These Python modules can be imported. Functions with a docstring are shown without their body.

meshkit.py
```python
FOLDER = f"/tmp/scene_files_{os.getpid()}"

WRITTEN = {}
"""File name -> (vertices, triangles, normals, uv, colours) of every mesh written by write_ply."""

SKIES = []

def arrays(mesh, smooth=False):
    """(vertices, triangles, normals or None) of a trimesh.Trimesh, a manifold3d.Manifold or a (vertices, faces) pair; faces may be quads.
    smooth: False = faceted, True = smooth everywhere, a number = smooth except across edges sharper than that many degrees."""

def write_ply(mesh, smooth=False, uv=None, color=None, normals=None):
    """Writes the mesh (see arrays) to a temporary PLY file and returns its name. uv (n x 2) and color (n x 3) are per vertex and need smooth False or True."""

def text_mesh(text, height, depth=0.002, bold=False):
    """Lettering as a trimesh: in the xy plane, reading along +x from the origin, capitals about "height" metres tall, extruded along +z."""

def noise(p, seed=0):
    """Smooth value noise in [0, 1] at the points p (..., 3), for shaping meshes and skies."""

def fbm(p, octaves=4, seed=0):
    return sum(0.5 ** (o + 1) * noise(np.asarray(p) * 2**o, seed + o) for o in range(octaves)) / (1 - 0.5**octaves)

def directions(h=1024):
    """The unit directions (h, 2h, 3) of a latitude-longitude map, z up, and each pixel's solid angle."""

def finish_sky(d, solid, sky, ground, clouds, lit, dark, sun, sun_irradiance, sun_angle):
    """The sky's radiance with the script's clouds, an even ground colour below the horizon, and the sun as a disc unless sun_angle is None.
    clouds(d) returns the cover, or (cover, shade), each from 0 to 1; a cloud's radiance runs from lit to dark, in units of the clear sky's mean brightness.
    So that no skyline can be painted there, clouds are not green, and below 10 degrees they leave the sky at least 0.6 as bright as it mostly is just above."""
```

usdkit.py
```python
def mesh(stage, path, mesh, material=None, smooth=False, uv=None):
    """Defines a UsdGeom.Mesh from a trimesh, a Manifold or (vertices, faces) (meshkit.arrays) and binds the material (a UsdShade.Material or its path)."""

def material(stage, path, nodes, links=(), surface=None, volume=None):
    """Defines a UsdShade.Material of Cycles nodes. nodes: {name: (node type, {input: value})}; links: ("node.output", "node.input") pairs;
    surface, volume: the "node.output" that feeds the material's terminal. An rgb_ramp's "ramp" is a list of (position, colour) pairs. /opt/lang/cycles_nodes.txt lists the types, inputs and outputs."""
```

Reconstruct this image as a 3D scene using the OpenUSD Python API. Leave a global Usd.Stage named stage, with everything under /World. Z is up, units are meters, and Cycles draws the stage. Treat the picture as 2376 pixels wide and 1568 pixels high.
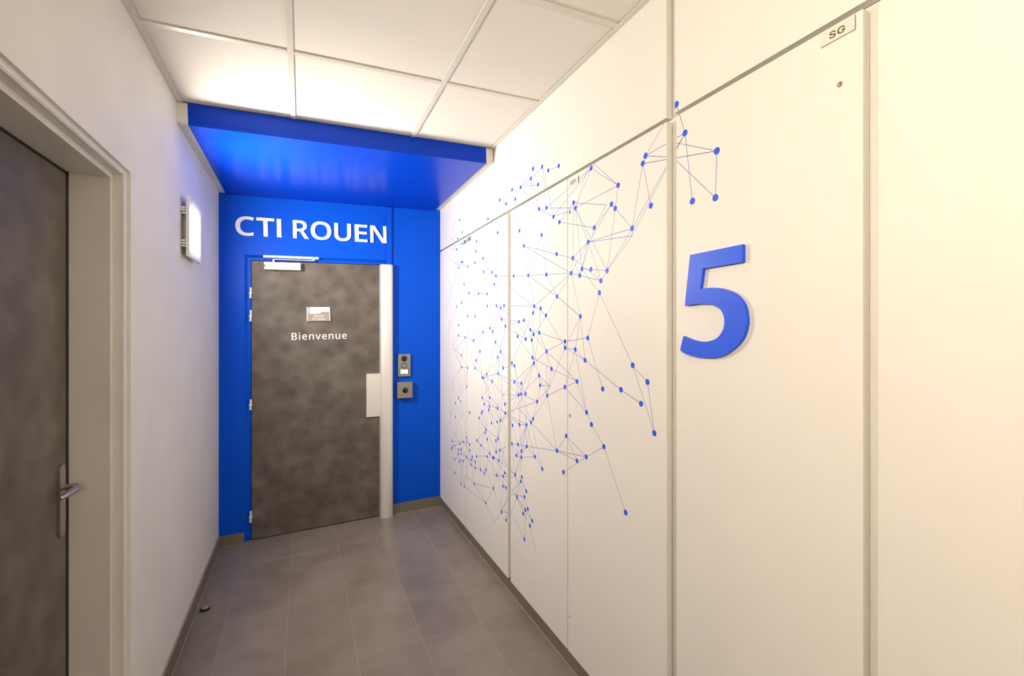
"""Entrance corridor of a business centre: blue end wall with a stone-grey door, white closet doors printed with a blue network."""
import math
import numpy as np
import trimesh
from shapely import affinity
from shapely.geometry import LineString, Point, Polygon, box as rect
import usdkit
from pxr import Gf, Sdf, Usd, UsdGeom, UsdShade

stage = Usd.Stage.CreateInMemory()
UsdGeom.SetStageUpAxis(stage, UsdGeom.Tokens.z)
UsdGeom.SetStageMetersPerUnit(stage, 1.0)
UsdGeom.Xform.Define(stage, "/World")
UsdGeom.Scope.Define(stage, "/World/Looks")

# ------------------------------------------------------------------ camera (16 mm on full frame, level, small vertical lens shift)
cam = UsdGeom.Camera.Define(stage, "/World/camera")
cam.AddTranslateOp().Set(Gf.Vec3d(0, 0, 1.5125))
cam.AddRotateXYZOp().Set(Gf.Vec3f(90, 0, -24.2705))
cam.CreateHorizontalApertureAttr(36.0)
cam.CreateVerticalApertureAttr(36.0 * 1568 / 2376)
cam.CreateFocalLengthAttr(36.0 * 1080.08 / 2376)
cam.CreateVerticalApertureOffsetAttr(-36.0 * 14.9 / 2376)
cam.CreateClippingRangeAttr(Gf.Vec2f(0.01, 100))
cam.CreateExposureAttr(0.0)

# ------------------------------------------------------------------ light: LED wall lamps, the rear one added as fill, nothing else lights the corridor
LAMP_END = ((1.0, 0.90, 0.755), 278.0)     # the lamp in view, on the left wall under the blue soffit
LAMP_NEAR = ((1.0, 0.835, 0.63), 155.0)  # its twin on the same wall, beside the photographer
LAMP_FILL = ((1.0, 0.84, 0.64), 150.0)     # added unseen fill lamp on the rear wall, brightens camera-facing surfaces

# ------------------------------------------------------------------ measured planes (metres)
XL, XR, YE = -0.542, 1.077, 3.8866        # left wall, face of the closet doors, end wall
YB = -3.4                                 # wall behind the photographer
KF, KC, KS = 0.0307, 0.0210, 0.0293       # the floor, the ceiling and the soffit are not level: rise to the right, per metre
XM = 0.2675
ZC, ZS, YF = 2.602, 2.4949, 2.66          # ceiling and soffit at the left wall; front of the soffit


def zf(x):
    return KF * (x - XM)


# ------------------------------------------------------------------ materials
def mat(name, nodes, links=(), surface="p.BSDF"):
    return usdkit.material(stage, "/World/Looks/" + name, nodes, links, surface=surface)


def plain(name, color, rough=0.5, **kw):
    return mat(name, {"p": ("principled_bsdf", {"base_color": color, "roughness": rough, **kw})})


def painted(name, color, rough, amount=0.04, scale=60.0, bump=0.0, spec=0.5):
    a = [c * (1 - amount) for c in color]
    b = [min(1, c * (1 + amount)) for c in color]
    nodes = {"g": ("geometry", {}), "n": ("noise_texture", {"scale": 3.0, "detail": 3.0}), "r": ("rgb_ramp", {"ramp": [(0.3, a), (0.7, b)]}),
             "p": ("principled_bsdf", {"roughness": rough, "specular_ior_level": spec})}
    links = [("g.position", "n.vector"), ("n.fac", "r.fac"), ("r.color", "p.base_color")]
    if bump:
        nodes["n2"] = ("noise_texture", {"scale": scale, "detail": 2.0})
        nodes["b"] = ("bump", {"strength": bump, "distance": 0.002})
        links += [("g.position", "n2.vector"), ("n2.fac", "b.height"), ("b.normal", "p.normal")]
    return mat(name, nodes, links)


def stone(name, dark, mid, light, scale, rough):
    """Mottled stone-look laminate: soft clouds with finer flecks."""
    nodes = {"g": ("geometry", {}),
             "n": ("noise_texture", {"scale": scale, "detail": 3.0, "roughness": 0.5, "distortion": 0.3}),
             "v": ("voronoi_texture", {"scale": scale * 1.6, "feature": "smooth_f1", "smoothness": 1.0}),
             "a": ("math", {"math_type": "multiply", "value2": 0.45}), "s": ("math", {"math_type": "multiply_add", "value2": 0.75}),
             "r": ("rgb_ramp", {"ramp": [(0.30, dark), (0.52, mid), (0.78, light)]}),
             "p": ("principled_bsdf", {"roughness": rough, "specular_ior_level": 0.25})}
    links = [("g.position", "n.vector"), ("g.position", "v.vector"), ("v.distance", "a.value1"), ("n.fac", "s.value1"), ("a.value", "s.value3"),
             ("s.value", "r.fac"), ("r.color", "p.base_color")]
    return mat(name, nodes, links)


def tilestone(name, dark, light, rough):
    """Matt porcelain tile: each tile has its own tone, clouds run across it."""
    nodes = {"g": ("geometry", {}), "o": ("object_info", {}),
             "n": ("noise_texture", {"scale": 2.6, "detail": 6.0, "roughness": 0.55, "distortion": 0.4}),
             "m": ("math", {"math_type": "multiply", "value2": 0.17}), "s": ("math", {"math_type": "multiply_add", "value2": 0.85}),
             "r": ("rgb_ramp", {"ramp": [(0.30, dark), (0.76, light)]}),
             "rr": ("map_range", {"from_min": 0.3, "from_max": 0.7, "to_min": rough - 0.05, "to_max": rough + 0.08}),
             "p": ("principled_bsdf", {"specular_ior_level": 0.5})}
    links = [("g.position", "n.vector"), ("o.random", "m.value1"), ("n.fac", "s.value1"), ("m.value", "s.value3"), ("s.value", "r.fac"),
             ("r.color", "p.base_color"), ("n.fac", "rr.value"), ("rr.result", "p.roughness")]
    return mat(name, nodes, links)


M = {
    "wall": painted("wall_paint", (0.74, 0.725, 0.70), 0.6, bump=0.06, scale=140),
    "frame": painted("frame_paint", (0.70, 0.68, 0.64), 0.4),
    "panel": painted("panel_laminate", (0.80, 0.785, 0.745), 0.50, amount=0.015, spec=0.28),
    "panel_back": painted("panel_backing", (0.78, 0.765, 0.73), 0.5, amount=0.015),
    "ceil": painted("ceiling_tile", (0.80, 0.775, 0.73), 0.85, amount=0.015, bump=0.10, scale=300),
    "tbar": plain("ceiling_grid", (0.72, 0.69, 0.63), 0.38),
    "blue": painted("blue_wall_paint", (0.001, 0.083, 0.62), 0.42, amount=0.02, bump=0.05, scale=160, spec=0.12),
    "blue_gloss": painted("blue_soffit_lacquer", (0.001, 0.045, 0.55), 0.27, amount=0.02, spec=0.16),
    "stone": stone("stone_laminate", (0.086, 0.073, 0.059), (0.116, 0.100, 0.082), (0.168, 0.147, 0.124), 7.0, 0.45),
    "tile": tilestone("floor_tile_stone", (0.205, 0.170, 0.134), (0.285, 0.243, 0.198), 0.30),
    "skirt": tilestone("skirting_stone", (0.165, 0.135, 0.103), (0.205, 0.172, 0.134), 0.36),
    "grout": plain("tile_grout", (0.36, 0.32, 0.265), 0.9),
    "alu": plain("satin_aluminium", (0.82, 0.79, 0.735), 0.40, metallic=0.5),
    "steel": plain("brushed_steel", (0.50, 0.48, 0.45), 0.28, metallic=1.0),
    "grey_metal": plain("grey_cast_metal", (0.30, 0.285, 0.255), 0.35, metallic=0.6),
    "bronze": plain("sand_grey_metal", (0.32, 0.275, 0.215), 0.38, metallic=0.6),
    "white": plain("white_lacquer", (0.84, 0.83, 0.80), 0.35),
    "letter": plain("white_acrylic", (0.84, 0.825, 0.80), 0.3),
    "vinyl": plain("blue_vinyl", (0.030, 0.112, 0.86), 0.40, specular_ior_level=0.2),
    "ink": plain("grey_blue_print", (0.050, 0.056, 0.48), 0.5),
    "black": plain("black_plastic", (0.012, 0.012, 0.012), 0.3),
    "dark": plain("gap_shade_black", (0.012, 0.009, 0.006), 0.8),  # near-black colour for the shade inside the door gaps
    "rubber": plain("black_rubber", (0.010, 0.008, 0.008), 0.6),
    "lens": plain("dark_lens", (0.008, 0.008, 0.009), 0.06),
    "cap": plain("grey_stopper_cap", (0.33, 0.31, 0.32), 0.4, metallic=0.5),
    "plug": plain("raw_board", (0.42, 0.22, 0.075), 0.8),
    "label": plain("label_plastic", (0.77, 0.72, 0.66), 0.4),
    "label_ink_and_shadow": plain("label_print_and_shadow", (0.11, 0.09, 0.065), 0.5),
    "sticker": plain("grey_sticker", (0.25, 0.25, 0.28), 0.5),
    "sign": plain("sign_taupe", (0.34, 0.28, 0.235), 0.35),
    "sign_text": plain("sign_grey_print", (0.42, 0.41, 0.44), 0.5),
    "glow": mat("backlit_name_card", {"p": ("principled_bsdf", {"base_color": (0.8, 0.8, 0.8), "emission_color": (1, 1, 1), "emission_strength": 0.75})}),
}


def lamp_material(name, color, strength):
    return mat(name, {"e": ("emission", {"color": color, "strength": strength})}, surface="e.emission")


# ------------------------------------------------------------------ scene tree helpers
used = {}


def numbered(path):
    n = used.get(path, -1) + 1
    used[path] = n
    return path if n == 0 else f"{path}_{n:03d}"


def data(p, label=None, cat=None, group=None, kind=None):
    for k, v in (("label", label), ("category", cat), ("group", group), ("kind", kind)):
        if v:
            p.SetCustomDataByKey(k, v)


def thing(name, label, cat, group=None, kind=None):
    """A top-level thing whose parts follow as children."""
    p = UsdGeom.Xform.Define(stage, numbered("/World/" + name)).GetPrim()
    data(p, label, cat, group, kind)
    return p


def part(name, mesh, m, parent=None, label=None, smooth=30, kind=None):
    """One mesh: a part of parent, or a thing of its own under /World."""
    root = str(parent.GetPath()) if parent else "/World"
    p = usdkit.mesh(stage, numbered(root + "/" + name), mesh, M[m] if isinstance(m, str) else m, smooth=smooth).GetPrim()
    data(p, label, kind=kind)
    return p


def solo(name, mesh, m, label, cat, group=None, kind=None, smooth=30):
    p = part(name, mesh, m, None, smooth=smooth)
    data(p, label, cat, group, kind)
    return p


# ------------------------------------------------------------------ shape helpers
def join(*ms):
    return trimesh.util.concatenate(ms)


def bx(x0, x1, y0, y1, z0, z1):
    m = trimesh.creation.box((x1 - x0, y1 - y0, z1 - z0))
    m.apply_translation(((x0 + x1) / 2, (y0 + y1) / 2, (z0 + z1) / 2))
    return m


def cbx(x0, x1, y0, y1, z0, z1, c=0.002):
    """A box with chamfered edges."""
    pts = []
    for sx in (0, 1):
        for sy in (0, 1):
            for sz in (0, 1):
                q = np.array([(x0, x1)[sx], (y0, y1)[sy], (z0, z1)[sz]], float)
                d = np.array([1 - 2 * sx, 1 - 2 * sy, 1 - 2 * sz], float) * c
                for k in range(3):
                    o = d.copy()
                    o[k] = 0
                    pts.append(q + o)
    return trimesh.convex.convex_hull(np.array(pts))


def _ext(poly, depth):
    return join(*[trimesh.creation.extrude_polygon(g, depth, engine="earcut") for g in getattr(poly, "geoms", [poly]) if g.area > 1e-12])


def remap(m, R, t):
    T = np.eye(4)
    T[:3, :3], T[:3, 3] = R, t
    m = m.copy()
    m.vertices = m.vertices @ np.asarray(R, float).T + t
    if np.linalg.det(np.asarray(R, float)) < 0:
        m.faces = m.faces[:, ::-1]
    return m


def slab_x(poly_yz, x0, x1):
    """Extrude a polygon drawn in (y, z) from x0 to x1."""
    return remap(_ext(poly_yz, x1 - x0), [[0, 0, 1], [1, 0, 0], [0, 1, 0]], (x0, 0, 0))


def slab_y(poly_xz, y0, y1):
    """Extrude a polygon drawn in (x, z) from y0 to y1."""
    return remap(_ext(poly_xz, y1 - y0), [[1, 0, 0], [0, 0, 1], [0, 1, 0]], (0, y0, 0))


def slab_z(poly_xy, z0, z1):
    return remap(_ext(poly_xy, z1 - z0), np.eye(3), (0, 0, z0))


def turn(m, k, x0, z0):
    """Rotate a mesh about the corridor's length through (x0, z0) so that it rises k per metre to the right."""
    a = math.atan(k)
    m = m.copy()
    x, z = m.vertices[:, 0] - x0, m.vertices[:, 2] - z0
    m.vertices = np.stack([x0 + x * math.cos(a) - z * math.sin(a), m.vertices[:, 1], z0 + x * math.sin(a) + z * math.cos(a)], 1)
    return m


def cyl_z(x, y, z0, z1, r, n=28, r2=None):
    a = np.linspace(0, 2 * np.pi, n, endpoint=False)
    lo = np.stack([x + r * np.cos(a), y + r * np.sin(a), np.full(n, z0)], 1)
    r2 = r if r2 is None else r2
    hi = np.stack([x + r2 * np.cos(a), y + r2 * np.sin(a), np.full(n, z1)], 1)
    return trimesh.convex.convex_hull(np.vstack([lo, hi]))


def disc_y(x, z, y0, y1, r, n=32):
    return slab_y(Point(x, z).buffer(r, quad_segs=n // 4), y0, y1)


def disc_x(y, z, x0, x1, r, n=24):
    return slab_x(Point(y, z).buffer(r, quad_segs=n // 4), x0, x1)


def rrect(x0, x1, z0, z1, r):
    return rect(x0 + r, z0 + r, x1 - r, z1 - r).buffer(r, quad_segs=5)


def tube(path, radii, n=16):
    path, radii = np.asarray(path, float), np.asarray(radii, float)
    t = np.gradient(path, axis=0)
    t /= np.linalg.norm(t, axis=1)[:, None]
    up = np.array([0, 0, 1.0])
    a = np.linspace(0, 2 * np.pi, n, endpoint=False)
    V = []
    for p, d, r in zip(path, t, radii):
        s = np.cross(d, up)
        s /= np.linalg.norm(s)
        u = np.cross(s, d)
        V.append(p + r * (np.cos(a)[:, None] * s + np.sin(a)[:, None] * u))
    V = np.vstack(V + [path[:1], path[-1:]])
    F, k = [], len(path)
    for i in range(k - 1):
        for j in range(n):
            q, w = i * n + j, i * n + (j + 1) % n
            F += [[q, w, w + n], [q, w + n, q + n]]
    for j in range(n):
        F += [[k * n, (j + 1) % n, j], [k * n + 1, (k - 1) * n + j, (k - 1) * n + (j + 1) % n]]
    m = trimesh.Trimesh(V, F, process=False)
    if m.volume < 0:
        m.invert()
    return m


# lettering: outlines of the signs' capitals and small letters, 1000 units to the height of a capital
GLYPHS = {"N7C":[892,79,[[[[0,455],[0,543],[7,611],[21,678],[44,746],[79,814],[121,869],[168,914],[217,949],[317,993],[441,1014],[520,1014],[615,1002],[690,984],[769,951],[706,800],[592,841],[510,855],[455,855],[408,848],[365,834],[323,811],[264,754],[226,688],[205,620],[193,533],[198,413],[217,331],[250,260],[302,201],[361,166],[396,154],[457,145],[581,152],[730,193],[730,33],[664,9],[587,-7],[510,-14],[420,-14],[303,5],[212,42],[170,70],[121,114],[68,189],[23,301],[7,380]]]]],"N7T":[799,23,[[[[0,1000],[753,1000],[753,841],[471,840],[471,0],[284,0],[284,840],[0,841]]]]],"N7R":[902,124,[[[[0,998],[345,998],[431,988],[510,967],[564,942],[601,914],[627,886],[660,828],[676,762],[678,681],[667,618],[646,569],[620,531],[566,483],[496,440],[772,0],[557,0],[333,391],[192,392],[189,0],[0,0]],[[189,541],[347,541],[402,555],[442,579],[478,629],[489,678],[487,737],[465,789],[423,825],[375,841],[326,848],[190,848]]]]],"N7O":[1102,79,[[[[0,457],[2,580],[16,669],[42,753],[79,828],[114,874],[184,937],[256,977],[329,1000],[431,1014],[543,1012],[634,995],[730,956],[797,907],[851,846],[890,779],[925,678],[944,545],[942,422],[928,333],[895,233],[848,152],[788,86],[697,28],[604,-2],[513,-14],[431,-14],[364,-7],[261,21],[205,49],[166,77],[103,140],[49,231],[14,343]],[[198,462],[212,359],[233,293],[264,239],[314,189],[373,159],[446,145],[536,149],[609,175],[652,208],[694,260],[715,305],[739,394],[746,462],[741,592],[725,669],[697,738],[664,785],[638,808],[593,834],[539,851],[501,855],[424,853],[380,844],[335,825],[306,806],[269,768],[226,691],[212,643],[200,571]]]]],"N7U":[1039,117,[[[[0,1000],[189,1000],[189,348],[198,289],[229,220],[276,175],[345,149],[431,145],[500,159],[552,189],[582,228],[611,301],[618,350],[618,1000],[807,1000],[807,338],[802,294],[790,240],[758,161],[720,107],[667,58],[606,23],[527,-2],[440,-14],[331,-12],[254,2],[172,35],[121,70],[68,128],[40,175],[19,228],[0,336]]]]],"N7E":[773,124,[[[[0,1000],[573,1000],[573,844],[189,841],[190,600],[550,599],[550,443],[189,442],[189,158],[573,156],[573,0],[0,0]]]]],"N7N":[1107,124,[[[[0,1000],[238,998],[697,230],[699,270],[690,452],[690,1000],[860,1000],[860,0],[622,2],[163,776],[159,758],[170,531],[170,0],[0,0]]]]],"N6B":[922,124,[[[[0,1000],[362,1000],[472,988],[523,977],[593,949],[631,923],[668,879],[687,839],[699,778],[696,706],[682,657],[664,621],[626,579],[563,542],[521,528],[528,521],[596,502],[661,463],[699,416],[722,353],[727,259],[710,182],[675,119],[612,61],[575,40],[519,19],[435,2],[0,0]],[[185,449],[183,145],[373,145],[411,150],[473,171],[509,204],[535,266],[537,320],[518,379],[485,415],[442,437],[385,449]],[[182,592],[360,589],[419,598],[459,615],[490,646],[509,694],[512,745],[497,791],[461,827],[414,846],[348,855],[183,855]]]]],"N6i":[397,100,[[[[0,942],[0,979],[12,1016],[30,1035],[58,1049],[117,1054],[152,1044],[185,1019],[194,1000],[199,942],[192,916],[171,888],[131,869],[82,867],[42,879],[14,902]]],[[[9,759],[187,759],[187,0],[9,0]]]]],"N6e":[820,70,[[[[0,336],[5,463],[30,565],[70,640],[126,701],[194,743],[238,759],[297,771],[409,771],[500,748],[549,722],[579,699],[621,652],[654,593],[680,491],[682,339],[185,339],[182,313],[189,269],[206,223],[244,174],[287,145],[339,129],[411,124],[488,131],[549,145],[643,178],[643,40],[605,21],[526,-2],[427,-14],[301,-9],[201,19],[152,44],[112,75],[56,143],[16,234]],[[185,465],[507,463],[509,486],[493,555],[476,585],[450,614],[421,631],[390,640],[334,643],[291,633],[237,597],[201,540]]]]],"N6n":[894,110,[[[[0,0],[0,759],[138,759],[159,668],[166,657],[217,713],[243,731],[297,757],[357,771],[442,773],[502,764],[572,736],[607,710],[631,685],[654,645],[678,556],[680,0],[502,0],[502,486],[498,521],[479,573],[452,604],[417,624],[383,631],[308,626],[249,600],[215,562],[192,503],[178,408],[178,0]]]]],"N6v":[766,2,[[[[0,759],[187,759],[355,257],[379,159],[423,306],[577,759],[766,759],[477,0],[287,0]]]]],"N6u":[892,103,[[[[0,759],[178,759],[178,274],[185,229],[204,183],[237,150],[280,133],[341,131],[395,143],[431,162],[465,200],[488,259],[502,351],[502,759],[680,759],[680,0],[542,0],[514,98],[505,95],[463,44],[435,26],[376,0],[301,-14],[215,-12],[161,0],[103,26],[61,61],[21,126],[7,175],[0,229]]]]],"N6C":[894,79,[[[[0,453],[0,542],[7,610],[19,668],[47,750],[77,808],[114,860],[145,893],[203,939],[262,972],[318,993],[442,1014],[523,1014],[617,1002],[685,986],[771,951],[710,806],[587,850],[511,862],[456,862],[399,853],[350,834],[312,810],[269,770],[229,709],[199,622],[187,535],[189,432],[210,329],[239,265],[288,204],[319,180],[366,157],[456,138],[521,138],[594,147],[731,185],[729,30],[659,7],[589,-7],[512,-14],[423,-14],[313,2],[257,21],[210,44],[154,84],[112,126],[70,187],[42,245],[21,311]]]]],"N6T":[799,23,[[[[0,848],[0,1000],[752,1000],[752,848],[467,846],[467,0],[285,0],[285,847]]]]],"N6I":[530,54,[[[[0,0],[0,105],[119,141],[119,860],[0,895],[0,1000],[423,1000],[423,895],[301,859],[301,140],[423,105],[423,0]]]]],"N6R":[901,124,[[[[0,1000],[343,1000],[430,991],[502,972],[558,946],[600,916],[626,888],[654,841],[673,780],[678,682],[668,626],[650,579],[612,526],[563,484],[494,446],[493,439],[769,0],[563,0],[333,392],[185,395],[182,0],[0,0]],[[182,540],[346,540],[403,554],[443,578],[462,597],[481,630],[493,682],[488,752],[467,798],[433,827],[365,850],[324,855],[183,854]]]]],"N6o":[864,70,[[[[0,343],[0,421],[7,484],[26,556],[54,617],[82,657],[133,706],[192,741],[252,762],[329,773],[421,771],[479,759],[556,727],[607,689],[652,640],[692,570],[713,505],[724,421],[724,341],[710,245],[687,178],[643,105],[596,58],[526,16],[460,-5],[395,-14],[290,-9],[203,16],[131,61],[84,107],[40,178],[12,259]],[[182,346],[192,276],[208,224],[232,183],[260,155],[308,131],[356,124],[416,131],[461,152],[497,188],[521,233],[542,344],[542,418],[535,474],[521,526],[497,571],[469,602],[447,616],[395,633],[315,631],[258,605],[222,564],[199,512],[185,444]]]]],"N6A":[941,0,[[[[0,5],[367,1005],[575,1005],[939,0],[750,0],[651,264],[287,264],[192,0],[2,0]],[[334,421],[607,420],[519,680],[471,849],[465,844],[423,675]]]]],"N6c":[703,70,[[[[0,334],[2,446],[28,561],[51,610],[82,654],[143,710],[182,734],[243,757],[339,773],[409,773],[484,764],[547,748],[591,729],[540,591],[416,626],[351,629],[298,617],[253,591],[227,562],[206,524],[189,470],[182,413],[185,320],[199,254],[225,202],[258,167],[296,145],[329,136],[397,133],[486,150],[575,187],[572,35],[486,0],[399,-14],[283,-9],[224,5],[164,30],[121,58],[79,100],[47,150],[16,227]]]]],"N6l":[397,110,[[[[0,1065],[178,1065],[178,0],[0,0]]]]],"I6S":[887,50,[[[[0,320],[185,320],[197,256],[225,209],[271,172],[327,151],[373,144],[460,149],[509,163],[555,191],[585,228],[597,265],[593,314],[578,340],[543,370],[495,393],[220,465],[158,492],[101,531],[50,590],[30,638],[21,689],[21,741],[27,785],[62,865],[128,936],[204,979],[311,1009],[432,1014],[540,995],[627,957],[675,920],[703,890],[730,849],[753,792],[764,700],[584,700],[574,749],[556,784],[537,805],[486,837],[416,854],[336,849],[271,823],[232,786],[213,736],[213,709],[225,676],[250,648],[271,634],[354,602],[529,563],[604,538],[682,497],[746,435],[769,394],[780,359],[787,316],[785,240],[776,199],[757,153],[725,105],[691,71],[641,37],[597,16],[538,-2],[469,-14],[330,-14],[213,11],[124,57],[73,103],[50,133],[30,169],[11,220],[2,265]]]]],"I6G":[1013,50,[[[[0,458],[2,570],[16,654],[39,728],[80,808],[135,879],[181,920],[231,954],[327,995],[407,1011],[501,1014],[584,1002],[661,977],[746,929],[815,865],[863,794],[886,739],[899,668],[707,668],[675,745],[621,800],[549,835],[496,844],[449,844],[375,828],[310,791],[261,740],[220,662],[199,577],[195,465],[201,405],[220,336],[248,278],[292,223],[333,190],[370,172],[416,158],[451,153],[522,156],[603,181],[644,209],[672,237],[695,271],[714,318],[719,377],[497,378],[497,526],[906,526],[904,334],[881,243],[854,185],[817,133],[755,73],[707,41],[622,5],[506,-16],[435,-16],[375,-9],[286,16],[195,66],[158,96],[105,153],[46,254],[16,343]]]]],"I5E":[819,92,[[[[0,1000],[673,1000],[673,858],[163,857],[163,577],[636,577],[636,437],[164,437],[162,145],[675,142],[675,0],[0,0]]]]],"I5D":[963,92,[[[[0,1000],[380,1000],[467,989],[538,968],[616,929],[659,897],[730,819],[778,730],[803,648],[817,542],[812,407],[792,311],[753,220],[707,153],[629,82],[533,32],[421,5],[371,0],[0,0]],[[162,145],[355,142],[421,151],[467,165],[514,188],[548,214],[594,267],[620,315],[643,391],[652,467],[650,565],[638,632],[620,687],[581,754],[539,796],[481,830],[414,851],[359,858],[163,856]]]]],"I5F":[787,92,[[[[0,998],[654,998],[654,856],[163,854],[163,566],[616,565],[616,426],[163,425],[162,0],[0,0]]]]]}

# the network printed on the closet doors: dot centres and line ends as (y, z) in millimetres on the plane of the doors
NET_DOTS = [
    (1126,2229), (1090,2125), (969,2027), (974,1895), (1060,1907), (1271,2117), (1285,2095), (1244,1939), (1602,2180), (1423,2059), (1736,2073), (1721,2046), (1464,1999), (1441,1977),
    (1579,1932), (1342,1882), (1623,1882), (1743,1833), (1670,1777), (1603,1767), (1492,1748), (1756,1769), (1687,1751), (1533,1713), (1543,1667), (1682,1577), (1626,1486), (1723,1435),
    (1646,1393), (1521,1287), (1406,1297), (1339,1392), (1261,1340), (1708,1298), (1809,1468), (1808,1440), (1635,1177), (1599,1133), (1798,1046), (1513,1062), (1882,960), (1637,992),
    (1709,957), (1822,877), (1294,1261), (1227,1172), (1379,852), (2568,2298), (2471,2253), (2386,2310), (2345,2247), (2275,2292), (2152,2303), (2125,2345), (2070,2248), (2027,2324),
    (1965,2285), (1865,2275), (2061,2123), (1983,2110), (1914,2052), (1859,2015), (2600,2110), (2290,2060), (2032,1989), (2235,1969), (1884,1872), (1984,1788), (2182,1806), (2366,1823),
    (2113,1641), (1880,1675), (2043,1627), (2125,1608), (1988,1591), (2297,1566), (2235,1573), (2158,1522), (2058,1507), (2121,1499), (2313,1486), (2212,1472), (2141,1469), (1982,1417),
    (2134,1379), (2116,1352), (2390,1335), (2353,1322), (1933,1336), (2060,1293), (2048,1246), (2357,1233), (2266,1233), (2299,1167), (2269,1175), (2212,1184), (1975,1204), (1810,1263),
    (2080,1161), (2126,1066), (2149,1044), (2289,1006), (2202,1022), (2381,986), (2390,881), (2310,894), (2200,909), (2264,869), (2331,829), (2264,835), (2105,878), (2026,837),
    (2344,719), (2261,731), (2271,704), (2205,671), (2320,602), (2226,635), (2217,568), (2187,584), (2243,539), (2137,541), (2162,505), (2227,409), (3389,2218), (3278,2157),
    (3412,2139), (2971,2122), (2986,2058), (3002,1984), (2848,1990), (3298,2026), (3276,2026), (3156,1976), (3360,1995), (2838,1901), (2692,1882), (2626,1850), (2652,1803), (3240,1856),
    (3128,1786), (2932,1766), (2774,1753), (3298,1727), (3342,2349), (3280,2244), (2760,2228), (2770,1675), (2619,1669), (2553,1653), (2501,1664), (3418,1703), (3157,1621), (3002,1616),
    (3375,1561), (2538,1586), (2482,1544), (2726,1533), (2677,1513), (2847,1509), (3374,1483), (3213,1470), (3033,1450), (2633,1448), (2905,1380), (2555,1393), (3307,1336), (2596,1357),
    (2980,1317), (3298,1248), (3159,1254), (3002,1263), (2515,1298), (2781,1240), (2592,1260), (2867,1211), (2844,1211), (2687,1203), (3178,1117), (3375,1009), (3324,991), (3450,962),
    (2866,1079), (2728,1097), (2827,1042), (2736,1042), (2747,1017), (2601,1048), (2488,1090), (2483,1039), (2859,990), (2877,974), (2921,936), (2605,966), (2553,983), (2698,943),
    (3445,858), (3112,942), (2796,883), (2810,858), (2773,826), (3180,751), (2592,869), (3527,650), (3472,630), (3337,671), (3248,707), (3542,600), (3551,584), (3369,621),
    (3303,641), (3381,586), (3309,605), (3463,524), (3318,556), (3354,532), (3258,563), (3177,722), (3112,716), (3113,675), (3182,612), (3057,643), (3077,618), (2994,624),
    (3088,581), (2999,583), (2892,598), (2823,595), (2971,668), (2962,778), (2885,761), (2777,715), (2730,744), (2677,730), (2660,738), (2581,739), (2624,779), (2563,805),
    (2626,848), (2793,624), (2490,689), (2515,663), (2621,638), (2519,603), (2473,609), (3463,421), (3309,379), (3236,386), (3018,468), (2665,545), (2800,409), (2540,444),
    (2471,422),
]
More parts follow.
